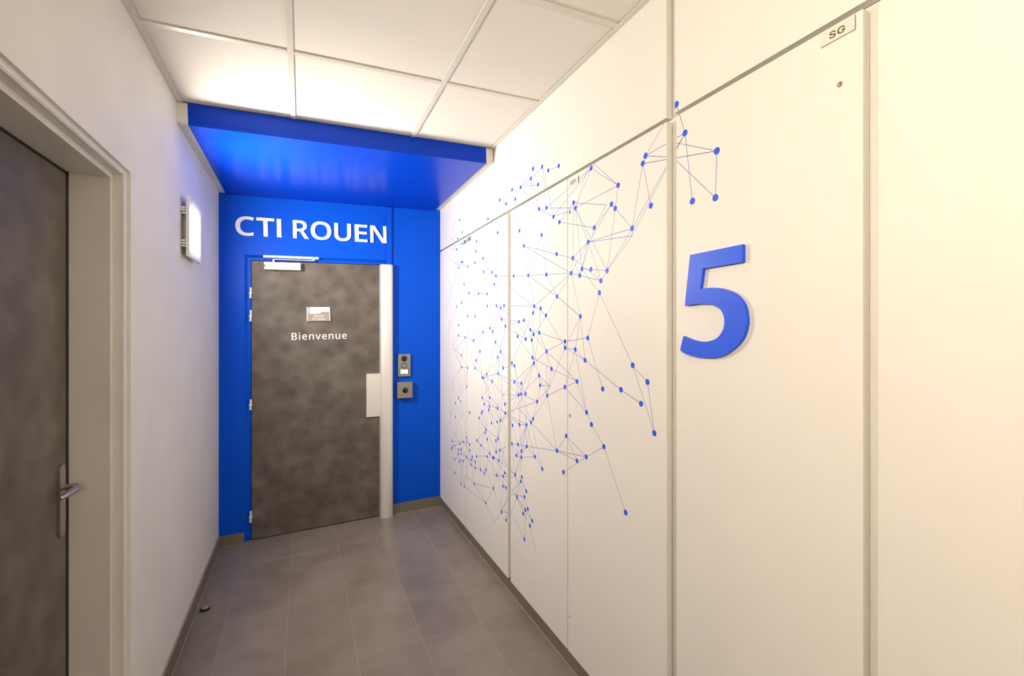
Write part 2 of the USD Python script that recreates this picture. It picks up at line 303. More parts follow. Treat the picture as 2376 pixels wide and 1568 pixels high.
NET_LINES = [
    (1128,2225,1134,2209), (1126,2229,1090,2125), (1090,2125,1271,2117), (1090,2125,1342,1882), (1090,2125,1344,1855), (1090,2125,1060,1907), (969,2027,1138,2114), (1285,2095,969,2027), (1271,2117,1141,2067),
    (1141,2067,974,1895), (1271,2117,1151,2215), (1271,2117,1285,2095), (969,2027,974,1895), (1285,2095,1342,1882), (1285,2095,1244,1939), (1602,2180,1577,2188), (1577,2188,1423,2059), (1602,2180,1423,2059),
    (1423,2059,1721,2046), (1423,2059,1441,1977), (1443,1969,1492,1748), (1625,2192,1721,2046), (1605,2174,1721,2046), (1602,2180,1983,2110), (1602,2180,1914,2052), (1736,2073,1498,2004), (1498,2004,1579,1932),
    (1736,2073,1859,2015), (1738,2063,1743,1833), (1721,2046,1983,2110), (1721,2046,1670,1777), (1721,2046,1623,1882), (1721,2046,1492,1748), (1464,1999,1441,1977), (1464,1999,1579,1932), (1464,1999,1600,1893),
    (1579,1932,1600,1893), (1441,1977,1342,1882), (1579,1932,1859,2015), (1342,1882,1623,1882), (1344,1855,1623,1882), (1340,1872,1344,1855), (1342,1882,1492,1748), (1344,1855,1492,1748), (1623,1882,1743,1833),
    (1623,1882,1756,1769), (1623,1882,1670,1777), (1619,1865,1687,1751), (1623,1882,1533,1713), (1743,1833,1533,1713), (1743,1833,1756,1769), (1743,1833,1687,1751), (1743,1833,1884,1872), (1670,1777,1603,1767),
    (1603,1767,1492,1748), (1492,1748,1533,1713), (1670,1777,1543,1667), (1756,1769,1687,1751), (1687,1751,1533,1713), (1756,1769,1682,1577), (1756,1769,1984,1788), (1984,1788,2182,1806), (2182,1806,2366,1823),
    (2366,1823,2626,1850), (1756,1769,2235,1969), (1756,1769,2113,1641), (1756,1769,1880,1675), (1543,1667,1626,1486), (1543,1667,1339,1392), (1682,1577,1880,1675), (1682,1577,1808,1440), (1682,1577,1723,1435),
    (1682,1577,1646,1393), (1626,1486,1809,1468), (1626,1486,1521,1287), (1808,1440,1723,1435), (1808,1440,1646,1393), (1723,1435,1646,1393), (1723,1435,1810,1263), (1723,1435,1635,1177), (1646,1393,1406,1297),
    (1406,1297,1294,1261), (1339,1392,1261,1340), (1339,1392,1227,1172), (1261,1340,1227,1172), (1708,1298,1810,1263), (1708,1298,1982,1417), (1708,1298,1933,1336), (1708,1298,1635,1177), (1810,1263,1635,1177),
    (1635,1177,1599,1133), (1599,1133,1513,1062), (1513,1062,1637,992), (1637,992,1822,877), (1798,1046,1882,960), (1798,1046,1709,957), (1798,1046,1637,992), (1882,960,1637,992), (1882,960,1709,957),
    (1513,1062,1379,852), (2568,2298,2471,2253), (2568,2298,2386,2310), (2386,2310,2600,2110), (2471,2253,2600,2110), (2568,2298,2600,2110), (2471,2253,2290,2060), (2386,2310,2290,2060), (2345,2247,2235,1969),
    (2345,2247,2275,2292), (2345,2247,2275,2292), (2275,2292,2152,2303), (2275,2292,2125,2345), (2275,2292,2070,2248), (2275,2292,2061,2123), (2152,2303,2027,2324), (2152,2303,2061,2123), (2125,2345,2070,2248),
    (2125,2345,2235,1969), (2070,2248,2027,2324), (2070,2248,2061,2123), (2027,2324,1983,2110), (2027,2324,1914,2052), (1965,2285,1865,2275), (2061,2123,1914,2052), (1914,2052,1790,2048), (2290,2060,2626,1850),
    (2290,2060,2182,1806), (2235,1969,2366,1823), (2235,1969,1884,1872), (2032,1989,2182,1806), (2032,1989,1984,1788), (2366,1823,2501,1664), (2182,1806,2113,1641), (2182,1806,1880,1675), (1984,1788,1880,1675),
    (2626,1850,2113,1641), (2501,1664,2113,1641), (2501,1664,2313,1486), (2553,1653,2446,1611), (2538,1586,2297,1566), (2482,1544,2297,1566), (2482,1544,2212,1472), (2297,1566,2235,1573), (2297,1566,2212,1472),
    (2235,1573,2212,1472), (2235,1573,2158,1522), (2158,1522,2058,1507), (2058,1507,1809,1468), (2158,1522,2121,1499), (2212,1472,2121,1499), (2125,1608,2113,1641), (2125,1608,2141,1469), (2125,1608,2390,1335),
    (2043,1627,2058,1507), (2113,1641,1988,1591), (1988,1591,1880,1675), (1880,1675,1682,1577), (1988,1591,2141,1469), (1988,1591,1808,1440), (2121,1499,1982,1417), (2058,1507,1982,1417), (2058,1507,2116,1352),
    (2141,1469,2116,1352), (2141,1469,2060,1293), (1809,1468,1982,1417), (1982,1417,2116,1352), (2313,1486,2134,1379), (2134,1379,1933,1336), (1808,1440,1951,1252), (1933,1336,1901,1310), (1982,1417,1933,1336),
    (1982,1417,1975,1204), (1933,1336,1975,1204), (2116,1352,2357,1233), (2116,1352,2266,1233), (2116,1352,2299,1167), (2116,1352,2212,1184), (2116,1352,2060,1293), (2060,1293,2269,1175), (2060,1293,2048,1246),
    (2060,1293,1975,1204), (2060,1293,1948,1252), (2048,1246,1946,1253), (2048,1246,2080,1161), (1946,1251,2080,1161), (2357,1233,2266,1233), (2357,1233,2299,1167), (2357,1233,2212,1184), (2357,1233,2522,1140),
    (2357,1233,2592,1260), (2357,1233,2555,1393), (2555,1393,2353,1322), (2515,1298,2353,1322), (2390,1335,2353,1322), (2353,1322,2299,1167), (2353,1322,2269,1175), (2522,1140,2299,1167), (2299,1167,2488,1090),
    (2299,1167,2592,1260), (2299,1167,2269,1175), (2269,1175,2212,1184), (2269,1175,2080,1161), (2266,1233,2269,1175), (2266,1233,2212,1184), (2080,1161,2483,1039), (2212,1184,2407,1046), (2407,1046,2553,983),
    (2299,1167,2400,1068), (2299,1167,2289,1006), (2269,1175,2289,1006), (2269,1175,2202,1022), (2269,1175,2149,1044), (2212,1184,2202,1022), (2315,1096,2149,1044), (1975,1204,1810,1263), (1975,1204,2126,1066),
    (1975,1204,1882,960), (2126,1066,2149,1044), (2080,1161,2126,1066), (2483,1039,2202,1022), (2483,1039,2289,1006), (2289,1006,2202,1022), (2488,1090,2381,986), (2390,881,2310,894), (2310,894,2200,909),
    (2200,909,1882,960), (2390,881,2264,835), (2200,909,2264,869), (2264,869,2331,829), (2331,829,2264,835), (2264,835,2105,878), (2200,909,2105,878), (2105,878,2026,837), (2149,1044,2026,837),
    (2149,1044,2200,909), (2149,1044,1882,960), (2202,1022,2310,894), (2202,1022,2264,869), (2202,1022,2331,829), (2202,1022,2200,909), (2202,1022,2105,878), (2202,1022,2264,835), (2289,1006,2264,869),
    (2381,986,2310,894), (2407,1015,2390,881), (2200,909,2264,835), (2264,835,2344,719), (2264,869,2344,719), (2264,835,2320,602), (2624,779,2344,719), (2581,739,2344,719), (2344,719,2458,644),
    (2344,719,2320,602), (2344,719,2226,635), (2390,881,2344,719), (2434,690,2320,602), (2515,663,2320,602), (2271,704,2442,578), (2271,704,2205,671), (2261,731,2205,671), (2442,585,2226,635),
    (2344,719,2217,568), (2442,571,2540,444), (2320,602,2400,489), (2320,602,2217,568), (2320,602,2243,539), (2320,602,2222,546), (2226,635,2187,584), (2217,568,2137,541), (2187,584,2137,541),
    (2137,541,2162,505), (2162,505,2094,393), (2400,489,2227,409), (2217,554,2227,409), (2238,558,2162,505), (2400,489,2540,444), (2471,422,2450,449), (2471,422,2473,609), (3342,2349,3535,2360),
    (3535,2360,3435,2237), (3342,2349,3280,2244), (3342,2349,3389,2218), (3521,2266,3278,2157), (3576,2251,3278,2157), (3576,2251,3484,2191), (2760,2228,2838,1901), (2760,2228,2971,2122), (2760,2228,3002,1984),
    (2971,2122,2986,2058), (2986,2058,3002,1984), (2971,2122,2838,1901), (3002,1984,2848,1990), (3002,1984,2838,1901), (2848,1990,2600,2110), (2848,1990,2692,1882), (2848,1990,2626,1850), (2848,1990,2652,1803),
    (2838,1901,2626,1850), (2692,1882,2626,1850), (2600,2110,2692,1882), (2626,1850,2619,1669), (2652,1803,2774,1753), (2774,1753,2932,1766), (2932,1766,3128,1786), (2932,1766,3156,1976), (2932,1766,2716,1868),
    (2932,1766,2848,1990), (2774,1753,2692,1882), (3128,1786,3240,1856), (3128,1786,3298,1727), (3240,1856,3360,1995), (3240,1856,3169,1922), (3298,1727,3169,1922), (3156,1976,3442,2032), (3442,2032,3298,2026),
    (3442,2032,3616,2100), (3616,2100,3546,2181), (3298,2026,3546,1977), (3298,2026,3533,2187), (3278,2157,3533,2189), (3278,2157,3442,2032), (3278,2157,3276,2026), (3412,2139,3616,2186), (3412,2139,3509,2201),
    (3360,1995,3584,1841), (3360,1995,3649,1719), (3156,1976,3157,1621), (3623,1935,3509,1786), (3509,1786,3418,1703), (3623,1935,3571,1715), (2932,1766,3157,1621), (3515,2154,3442,2032), (3418,1703,3375,1561),
    (3418,1703,3587,1584), (3587,1584,3710,1632), (3710,1632,3643,1753), (3587,1584,3523,1567), (3523,1567,3448,1677), (3559,1748,3587,1584), (3636,1587,3616,1322), (3603,1586,3616,1414), (3523,1567,3521,1398),
    (3374,1483,3213,1470), (3213,1470,3033,1450), (3033,1450,2847,1509), (3213,1470,3002,1616), (3002,1616,3002,1263), (3033,1450,2905,1380), (2847,1509,2905,1380), (2847,1509,2980,1317), (2905,1380,2980,1317),
    (2905,1380,2867,1211), (2980,1317,2844,1211), (3213,1470,3442,1364), (3213,1470,3276,1319), (3213,1470,3002,1263), (3374,1483,3496,1431), (3496,1431,3442,1361), (3496,1431,3515,1383), (3515,1383,3307,1336),
    (3307,1336,3159,1254), (3515,1383,3298,1248), (3442,1361,3298,1248), (3298,1248,3159,1254), (3307,1336,3298,1248), (3374,1483,3442,1361), (3002,1263,2687,1203), (2770,1675,2677,1513), (2619,1669,2553,1653),
    (2619,1669,2726,1533), (2619,1669,2538,1586), (2619,1669,2555,1393), (2553,1653,2726,1533), (2501,1664,2677,1513), (2538,1586,2482,1544), (2538,1586,2633,1448), (2538,1586,2555,1393), (2553,1653,2538,1586),
    (2482,1544,2555,1393), (2479,1533,2555,1393), (2482,1544,2515,1298), (2726,1533,2633,1448), (2633,1448,2555,1393), (2633,1448,2596,1357), (2633,1448,2781,1240), (2555,1393,2596,1357), (2596,1357,2781,1240),
    (2555,1393,2515,1298), (2596,1357,2515,1298), (2555,1393,2592,1260), (2596,1357,2687,1203), (2574,1338,2592,1260), (2781,1240,2844,1211), (2844,1211,2592,1260), (2844,1211,2687,1203), (2867,1211,2866,1079),
    (2687,1203,2866,1079), (2687,1203,2522,1140), (2687,1203,2601,1048), (2844,1211,2728,1097), (2844,1211,2736,1042), (2773,1221,2736,1042), (2592,1260,2601,1048), (2592,1260,2522,1140), (2536,1251,2526,1139),
    (2522,1140,2601,1048), (2522,1140,2488,1090), (2522,1140,2592,869), (2866,1079,2601,1048), (2866,1079,2747,1017), (2728,1097,2483,1039), (2728,1097,2553,983), (2844,1211,2601,1048), (2736,1042,2601,1048),
    (2601,1048,2483,1039), (2736,1042,2553,983), (2747,1017,2605,966), (2747,1017,2796,883), (2747,1017,2698,943), (2605,966,2553,983), (2483,1039,2553,983), (2483,1039,2592,869), (2553,983,2592,869),
    (2605,966,2592,869), (2736,1042,2592,869), (2859,990,2796,883), (2827,1042,2796,883), (2921,936,2796,883), (2796,883,2962,778), (2796,883,2592,869), (2921,936,2892,598), (2877,974,2823,595),
    (2601,1048,2454,930), (3298,1248,3536,1128), (3536,1128,3375,1009), (3159,1254,3375,1009), (3331,1231,3375,1009), (3375,1009,3178,1117), (3178,1117,3243,1241), (3167,1180,3159,1254), (3536,1128,3450,962),
    (3536,1128,3584,832), (3450,962,3584,832), (3450,962,3287,879), (3324,991,3254,898), (3112,942,3195,936), (3195,936,3360,838), (3360,838,3460,702), (3112,942,3222,845), (3222,845,3201,732),
    (3445,858,3442,712), (3584,832,3540,660), (3527,743,3454,717), (3343,824,3254,721), (3472,701,3430,710), (3472,701,3527,650), (3430,710,3337,671), (3527,650,3248,707), (3248,707,3337,671),
    (3337,671,3472,630), (3472,630,3551,584), (3542,600,3369,621), (3369,621,3303,641), (3303,641,3442,542), (3303,641,3182,612), (3309,605,3182,612), (3309,605,3303,641), (3442,542,3318,556),
    (3318,556,3258,563), (3258,563,3182,612), (3182,612,3113,675), (3182,612,3077,618), (3077,618,2994,624), (3182,612,2999,583), (3182,612,3088,581), (3113,675,3057,643), (3248,707,3113,675),
    (3248,707,3182,684), (3182,684,3077,618), (3180,751,3112,716), (3177,722,3112,716), (3057,643,2994,624), (2994,624,2999,583), (2999,583,2892,598), (2892,598,2823,595), (2971,668,2892,598),
    (2971,668,2844,703), (2844,703,2777,715), (2777,715,2677,730), (2962,778,2885,761), (2885,761,2730,744), (2730,744,2660,738), (2660,738,2581,739), (2624,779,2563,805), (2563,805,2454,854),
    (2626,848,2624,779), (2592,869,2624,779), (2592,869,2508,795), (2508,795,2454,741), (2563,805,2508,795), (2563,805,2601,643), (2810,858,2773,826), (2789,874,2624,779), (2773,826,2730,744),
    (2777,715,2748,705), (2748,705,2793,624), (2777,715,2594,646), (2677,730,2665,545), (2660,738,2490,689), (2621,638,2515,663), (2515,663,2454,676), (2490,689,2447,686), (2594,646,2473,609),
    (2594,646,2665,545), (2515,663,2519,603), (2519,603,2473,609), (2793,624,2665,545), (2665,545,3018,468), (3018,468,3195,477), (3018,468,2800,409), (3236,386,2800,409), (2800,409,2665,545),
    (3236,386,3195,477), (3309,379,3195,477), (3309,379,3463,421), (3463,421,3610,443), (3309,379,3331,524), (3309,379,3276,552), (3236,386,3276,539), (3018,468,3074,610), (3180,580,3195,477),
    (2508,795,2565,681), (2565,681,2594,646), (2467,932,2508,795), (2800,409,2665,333), (2665,333,2540,444), (2540,444,2665,545), (2540,444,2590,643), (2540,444,2519,603), (2540,444,2456,546),
    (2471,422,2473,609),
]


def glyph(key, width=None, cap=0.1):
    """A letter as a polygon, its left edge at x = 0 and its baseline at y = 0; width stretches it."""
    if key[-1] == "I" and key[0] == "N":
        return rect(0, 0, width or 0.21 * cap, cap)
    ps = [Polygon(rings[0], rings[1:]).buffer(0) for rings in GLYPHS[key][2]]
    g = ps[0]
    for p in ps[1:]:
        g = g.union(p)
    s = cap / 1000
    sx = s if width is None else width / (g.bounds[2] - g.bounds[0])
    return affinity.scale(g, sx, s, origin=(0, 0))


def text(face, word, cap, track=0.0, width=None):
    """A word as a list of letter polygons set along x."""
    out, x = [], 0.0
    for ch in word:
        if ch == " ":
            x += 0.28 * cap / 0.72
            continue
        adv, off, _ = GLYPHS[face + ch]
        out.append(affinity.translate(glyph(face + ch, None, cap), x + off * cap / 1000, 0))
        x += adv * cap / 1000 + track
    w = out[-1].bounds[2] - out[0].bounds[0]
    x0 = out[0].bounds[0]
    k = 1.0 if width is None else width / w
    return [affinity.scale(affinity.translate(g, -x0, 0), k, 1.0, origin=(0, 0)) for g in out]


# ================================================================== THE SETTING
ztop = lambda x: 2.0313 + 0.0233 * (x + 0.337)          # upper edge of the grey door
zbot = lambda x: zf(x) + 0.007

# floor: grout bed and tiles of 30 by 62 cm laid in straight rows
floor = thing("floor", "floor of large taupe stone-look porcelain tiles in straight rows with thin pale joints", "floor", kind="structure")
part("grout_bed", turn(bx(XL - 0.05, XR + 0.12, YB, YE + 0.05, -0.06, -0.0012), KF, XM, 0), "grout", floor)
cols = [-0.3725 + 0.3031 * i for i in range(-1, 6)]
rows = [3.4965 - 0.6215 * j for j in range(-1, 15)]
g = 0.0014
for i in range(len(cols) - 1):
    for j in range(len(rows) - 1):
        x0, x1 = max(cols[i] + g, XL - 0.02), min(cols[i + 1] - g, XR + 0.08)
        y1, y0 = min(rows[j] - g, YE + 0.05), max(rows[j + 1] + g, YB)
        if x1 - x0 > 0.02 and y1 - y0 > 0.02:
            part("tile", turn(cbx(x0, x1, y0, y1, -0.010, 0.0, 0.0008), KF, XM, 0), "tile", floor, smooth=False)

# left wall with the doorway cut out
DY0, DY1 = 0.97, 2.0143
opening = rect(DY0 - 0.0717, -0.3, DY1, 2.064)
solo("wall_left", slab_x(rect(YB, -0.15, YE + 0.02, 2.75).difference(opening), XL - 0.30, XL), "wall", "plain white painted wall on the left with a recessed doorway and the lit lamp", "wall", kind="structure")
# end wall, blue, with the doorway cut out
hole = Polygon([(-0.3829, -0.3), (-0.3829, ztop(-0.3829) + 0.0426), (0.64, ztop(0.64) + 0.0426), (0.64, -0.3)])
solo("wall_back", slab_y(rect(XL - 0.3, -0.15, XR + 0.2, 2.75).difference(hole), YE, YE + 0.16), "blue", "bright blue painted end wall around the grey entrance door", "wall", kind="structure")
# right wall: the white carcass behind the closet doors
solo("wall_right", bx(XR + 0.027, XR + 0.2, YB, YE, -0.15, 2.75), "panel_back", "white backing that shows in the gaps between the closet doors", "wall", kind="structure")
solo("wall_front", bx(XL - 0.3, XR + 0.2, YB - 0.1, YB, -0.15, 2.75), "blue", "unseen wall closing the corridor, coloured blue to cut bounced light", "wall", kind="structure")  # unseen closing wall, kept blue so it bounces less light


def baseboard(side, label, pieces):
    t = thing("baseboard_" + side, label, "baseboard", kind="structure")
    for m in pieces:
        part("skirting_tile", m, "skirt", t, smooth=False)
    return t


def runs(a, b, step=0.61):
    y, out = b, []
    while y > a + 0.02:
        out.append((max(a, y - step) + 0.001, y - 0.001))
        y -= step
    return out


b = baseboard("left", "taupe tile skirting along the foot of the left white wall", [cbx(XL, XL + 0.011, y0, y1, zf(XL) - 0.002, 0.061, 0.001) for y0, y1 in runs(2.0155, YE - 0.012) + runs(YB, 0.89)])
part("grout_line", join(bx(XL, XL + 0.0075, 2.0155, YE - 0.012, 0.060, 0.0645), bx(XL + 0.010, XL + 0.0145, 2.0155, YE - 0.012, zf(XL) - 0.002, zf(XL) + 0.0025)), "grout", b)
b = baseboard("right", "taupe tile skirting under the white closet doors, set back in shadow", [cbx(XR + 0.007, XR + 0.027, y0, y1, zf(XR) - 0.002, 0.0985, 0.001) for y0, y1 in runs(YB, YE - 0.012)])
part("grout_line", bx(XR + 0.003, XR + 0.008, YB, YE - 0.012, zf(XR) - 0.003, zf(XR) + 0.0022), "grout", b)


def skirt_back(x0, x1):
    h = lambda x: zf(x) + 0.0835 - 0.007 * (x < 0)
    return slab_y(Polygon([(x0, zf(x0) - 0.002), (x1, zf(x1) - 0.002), (x1, h(x1)), (x0, h(x0))]), YE - 0.011, YE)


b = baseboard("back", "short taupe tile skirting pieces on the blue wall either side of the grey door", [skirt_back(XL + 0.011, -0.3845), skirt_back(0.672, 0.7295), skirt_back(0.7315, XR + 0.007)])
part("grout_line", join(*[slab_y(Polygon([(x0, zf(x0) - 0.002), (x1, zf(x1) - 0.002), (x1, zf(x1) + 0.0022), (x0, zf(x0) + 0.0022)]), YE - 0.015, YE - 0.0105) for x0, x1 in ((XL + 0.011, -0.3845), (0.672, XR + 0.003))]), "grout", b)

# suspended ceiling: grid of tee bars with lay-in tiles, edge angles along the walls
ceil = thing("ceiling", "suspended ceiling of smooth cream-white square tiles in a pale metal grid", "ceiling", kind="structure")
bars_x = [-0.042, 0.578]
bars_y = [2.0345 - 0.6285 * j for j in range(0, 12)]
up = lambda m: turn(m, KC, XL, ZC)
yc1 = 3.10                                              # the grid runs on above the soffit
for x in bars_x:
    part("tee_bar", up(cbx(x - 0.012, x + 0.012, YB, yc1, ZC, ZC + 0.006, 0.0008)), "tbar", ceil, smooth=False)
xe = [XL, *bars_x, XR]
for y in bars_y:
    for x0, x1 in zip(xe[:-1], xe[1:]):
        part("tee_bar", up(cbx(x0 + (0.0125 if x0 != XL else 0), x1 - (0.0125 if x1 != XR else 0), y - 0.012, y + 0.012, ZC + 0.0008, ZC + 0.006, 0.0008)), "tbar", ceil, smooth=False)
part("edge_angle", up(cbx(XL, XL + 0.024, YB, YF + 0.02, ZC + 0.0004, ZC + 0.004, 0.0006)), "tbar", ceil, smooth=False)
part("edge_angle", up(cbx(XR - 0.022, XR + 0.03, YB, YF + 0.02, ZC + 0.0004, ZC + 0.004, 0.0006)), "tbar", ceil, smooth=False)
ye = [yc1, *bars_y, YB]
for x0, x1 in zip(xe[:-1], xe[1:]):
    for y1, y0 in zip(ye[:-1], ye[1:]):
        if y1 - y0 > 0.03:
            part("tile", up(cbx(x0 + 0.004, x1 - 0.004, y0 + 0.004, y1 - 0.004, ZC + 0.0065, ZC + 0.022, 0.001)), "ceil", ceil, smooth=False)

# end door: grey stone-look leaf in a blue steel frame
door = thing("door_1", "grey stone-look entrance door in the blue end wall with a taupe sign and white lettering on it", "door", kind="structure")
leaf = Polygon([(-0.337, zbot(-0.337)), (0.60, zbot(0.60)), (0.60, ztop(0.60)), (-0.337, ztop(-0.337))])
part("leaf", slab_y(leaf, YE + 0.010, YE + 0.050), "stone", door, smooth=False)
jamb = Polygon([(-0.3829, YE + 0.0004), (-0.3650, YE + 0.0190), (-0.3425, YE + 0.0190), (-0.3425, YE + 0.07), (-0.3829, YE + 0.07)])
head_p = Polygon([(YE + 0.0004, 0.0426), (YE + 0.0194, 0.0245), (YE + 0.0194, 0.0060), (YE + 0.07, 0.0060), (YE + 0.07, 0.0426)])
hd = remap(_ext(head_p, 1.03), [[0, 0, 1], [1, 0, 0], [0, 1, 0]], (-0.3829, 0, ztop(-0.3829)))
part("frame", join(slab_z(jamb, zf(-0.36), ztop(-0.3829) + 0.0426), turn(hd, 0.0233, -0.3829, ztop(-0.3829))), "blue", door, smooth=False)
part("seal", join(bx(-0.3426, -0.3372, YE + 0.0205, YE + 0.052, zf(-0.34), 2.036), turn(bx(-0.3424, 0.62, YE + 0.0205, YE + 0.052, 2.0314, 2.0375), 0.0233, -0.337, 2.0313),
                  bx(-0.36, 0.66, YE + 0.0505, YE + 0.062, zf(-0.36) - 0.01, 2.07)), "dark", door, smooth=False)  # black strips and sheet stand in for shade in the gap round the leaf
for z1, z0 in ((1.8341, 1.7554), (1.6703, 1.5853), (1.0167, 0.9395), (0.2009, 0.1174)):
    zm = z0 + 0.48 * (z1 - z0)
    hx, hy = -0.3425, YE - 0.001
    h = part("hinge", join(cyl_z(hx, hy, zm + 0.004, z1, 0.0075, 18), cyl_z(hx - 0.0015, hy, z0, zm - 0.004, 0.0075, 18)), "white", door, "white steel barrel hinge")
    part("hinge_ring", cyl_z(hx, hy, zm - 0.005, zm + 0.005, 0.0118, 20), "white", h)

# left door, seen at a grazing angle in its stepped white frame
door = thing("door_2", "dark stone-look side door at the left edge, recessed in a stepped cream frame", "door", kind="structure")


def ring(inset_y, z_in, inset_y2, z_out, x0, x1):
    """One step of the frame: an arch between two rectangles, extruded in x."""
    return slab_x(rect(DY0 - inset_y2, -0.10, DY1 - 0.0717 + inset_y2, z_out).difference(rect(DY0 - inset_y, -0.2, DY1 - 0.0717 + inset_y, z_in)), x0, x1)


part("frame", join(ring(0, 2.0211, 0.031, 2.0415, -0.735, -0.5784), ring(0.031, 2.0415, 0.0717, 2.064, -0.735, -0.552)), "frame", door, smooth=False)
part("frame_edge", join(ring(0, 2.0211, 0.0035, 2.0235, -0.5784, -0.5764), ring(0.031, 2.0455, 0.034, 2.0480, -0.552, -0.5502)), "frame", door, smooth=False)
part("leaf", cbx(-0.7208, -0.6808, DY0 + 0.008, 1.9215, zf(-0.7) + 0.006, 2.012, 0.0015), "stone", door, smooth=False)
part("seal", join(bx(-0.734, -0.7215, DY0 - 0.01, 1.9450, -0.08, 2.0215), bx(-0.7215, -0.6815, 1.9235, 1.9431, zf(-0.68), 2.0215), bx(-0.7215, -0.6815, DY0, 1.9431, 2.0135, 2.0216)), "dark", door, smooth=False)  # black strips put in to darken the gap between leaf and reveal
part("threshold", bx(-0.735, XL + 0.0, DY0, 1.9426, zf(-0.6) - 0.03, zf(-0.6) - 0.0015), "grout", door, smooth=False)
hp = part("handle", slab_x(rrect(1.8585, 1.8957, 0.8817, 1.1049, 0.0175), -0.6808, -0.672), "steel", door, "satin steel lever handle on a long back plate")
zl = 1.034
part("lever", tube([(-0.6722, 1.8690, zl), (-0.655, 1.8690, zl), (-0.643, 1.8680, zl), (-0.634, 1.8640, zl), (-0.6285, 1.8560, zl), (-0.6265, 1.8440, zl), (-0.6270, 1.82, zl), (-0.6290, 1.79, zl), (-0.6310, 1.765, zl), (-0.6320, 1.751, zl), (-0.6322, 1.7475, zl)],
                   [0.0085, 0.0085, 0.0088, 0.0092, 0.0097, 0.0103, 0.0105, 0.0095, 0.0082, 0.0066, 0.0030], 20), "steel", hp)
part("handle_collar", disc_x(1.869, zl, -0.6722, -0.668, 0.0125), "steel", hp)
for z in (1.0925, 0.894):
    part("screw", disc_x(1.877, z, -0.6722, -0.6714, 0.0048), "grey_metal", hp)

# ================================================================== LOWERED BLUE SOFFIT
sof = thing("soffit", "lowered glossy blue soffit between white filler strips, before the blue end wall", "soffit")
su = lambda m: turn(m, KS, XL, ZS)
SX0, SX1 = -0.4958, 1.0287
part("soffit_board", su(cbx(SX0, SX1, YF, YE, ZS, ZS + 0.020, 0.0012)), "blue_gloss", sof, smooth=False)
part("fascia", su(slab_y(Polygon([(SX0, ZS + 0.0205), (SX1, ZS + 0.0205), (SX1, ZS + 0.0955), (SX0, ZS + 0.106)]), YF + 0.002, YF + 0.022)), "blue_gloss", sof, smooth=False)
part("filler_strip", su(slab_y(Polygon([(XL, ZS + 0.010), (SX0, ZS + 0.009), (SX0, ZS + 0.104), (XL, ZS + 0.105)]), YF + 0.001, YE)), "frame", sof, "white filler strip", smooth=False)
part("filler_strip", su(slab_y(Polygon([(SX1, ZS + 0.009), (1.0745, ZS + 0.009), (1.0745, ZS + 0.091), (SX1, ZS + 0.094)]), YF + 0.001, YE)), "frame", sof, "white filler strip", smooth=False)
solo("cable_trunking", cbx(0.6296, 0.6690, YE - 0.017, YE, 2.045, 2.5265, 0.002), "blue", "blue vertical cable cover above the white lock profile, right of the white lettering", "cable trunking", smooth=False)

# ================================================================== CLOSET DOORS ON THE RIGHT, WITH THEIR PRINT
TH = 0.0225
net_lines = []
for y0, z0, y1, z1 in NET_LINES:
    if (y0, z0) != (y1, z1):
        flat = abs(z1 - z0) < abs(y1 - y0) * 0.5
        net_lines.append(LineString([(y0 / 1000, z0 / 1000), (y1 / 1000, z1 / 1000)]).buffer(0.00085 if flat else 0.00068, cap_style=2))
net_dots = [Point(y / 1000, z / 1000).buffer(0.0103, quad_segs=5) for y, z in NET_DOTS]


def closet_door(name, label, cat, y0, y1, z0, z1, holes=(), group=None):
    t = thing(name, label, cat, group)
    r = rect(y0, z0, y1, z1)
    face = r
    for y, z, rad in holes:
        face = face.difference(Point(y, z).buffer(rad, quad_segs=8))
    part("panel", slab_x(face, XR, XR + TH), "panel", t, smooth=False)
    for y, z, rad in holes:
        part("screw_hole", slab_x(Point(y, z).buffer(rad * 1.02, quad_segs=6), XR + 0.009, XR + 0.018), "plug", t, "brown bored hole")
    inner = r.buffer(-0.0006)
    for ln in net_lines:
        q = ln.intersection(inner)
        if q.area > 4e-7 and q.geom_type == "Polygon":
            part("network_line", slab_x(q, XR - 0.00022, XR + 0.0001), "ink", t, smooth=False)
    for d in net_dots:
        q = d.intersection(inner)
        if q.area > 2e-5:
            part("network_dot", slab_x(q, XR - 0.0005, XR + 0.0001), "vinyl", t, smooth=False)
    return t


LZ0, LZ1, UZ0, UZ1 = 0.0985, 2.192, 2.2055, 2.642
closet_door("closet_door", "farthest white closet door, a narrow leaf in the corner with the blue end wall", "closet door", 3.1765, 3.8844, LZ0, LZ1)
closet_door("closet_door", "white closet door between the farthest narrow leaf and the wide vertical gap", "closet door", 2.4458, 3.1730, LZ0, LZ1)
closet_door("closet_door", "white closet door between the wide gap and the fine joint beside the door with three brown holes", "closet door", 1.7890, 2.4062, LZ0, LZ1)
closet_door("closet_door", "white closet door with three brown holes along its left edge and a small white label at its top", "closet door", 1.1695, 1.7836, LZ0, LZ1,
            holes=[(1.7677, 2.0395, 0.0088), (1.7677, 1.1399, 0.0088), (1.7690, 0.2523, 0.0080)])
closet_door("closet_door", "wide white closet door carrying the large blue number five", "closet door", 0.5899, 1.1260, LZ0, LZ1, holes=[(0.6369, 2.0555, 0.0062)])
t = closet_door("closet_door", "nearest white closet door at the right edge, plain without any print", "closet door", -0.35, 0.5508, LZ0, LZ1)
part("edge_strip", cbx(XR + 0.006, XR + 0.0265, 0.5512, 0.5665, LZ0, 2.192, 0.001), "panel", t)
closet_door("overhead_panel", "long white overhead panel above the printed closet doors, ending at the near vertical gap", "wall panel", 1.1703, 3.8844, UZ0, UZ1)
closet_door("overhead_panel", "white overhead panel above the number five, half a blue dot on its edge", "wall panel", -0.35, 1.1326, UZ0, UZ1)

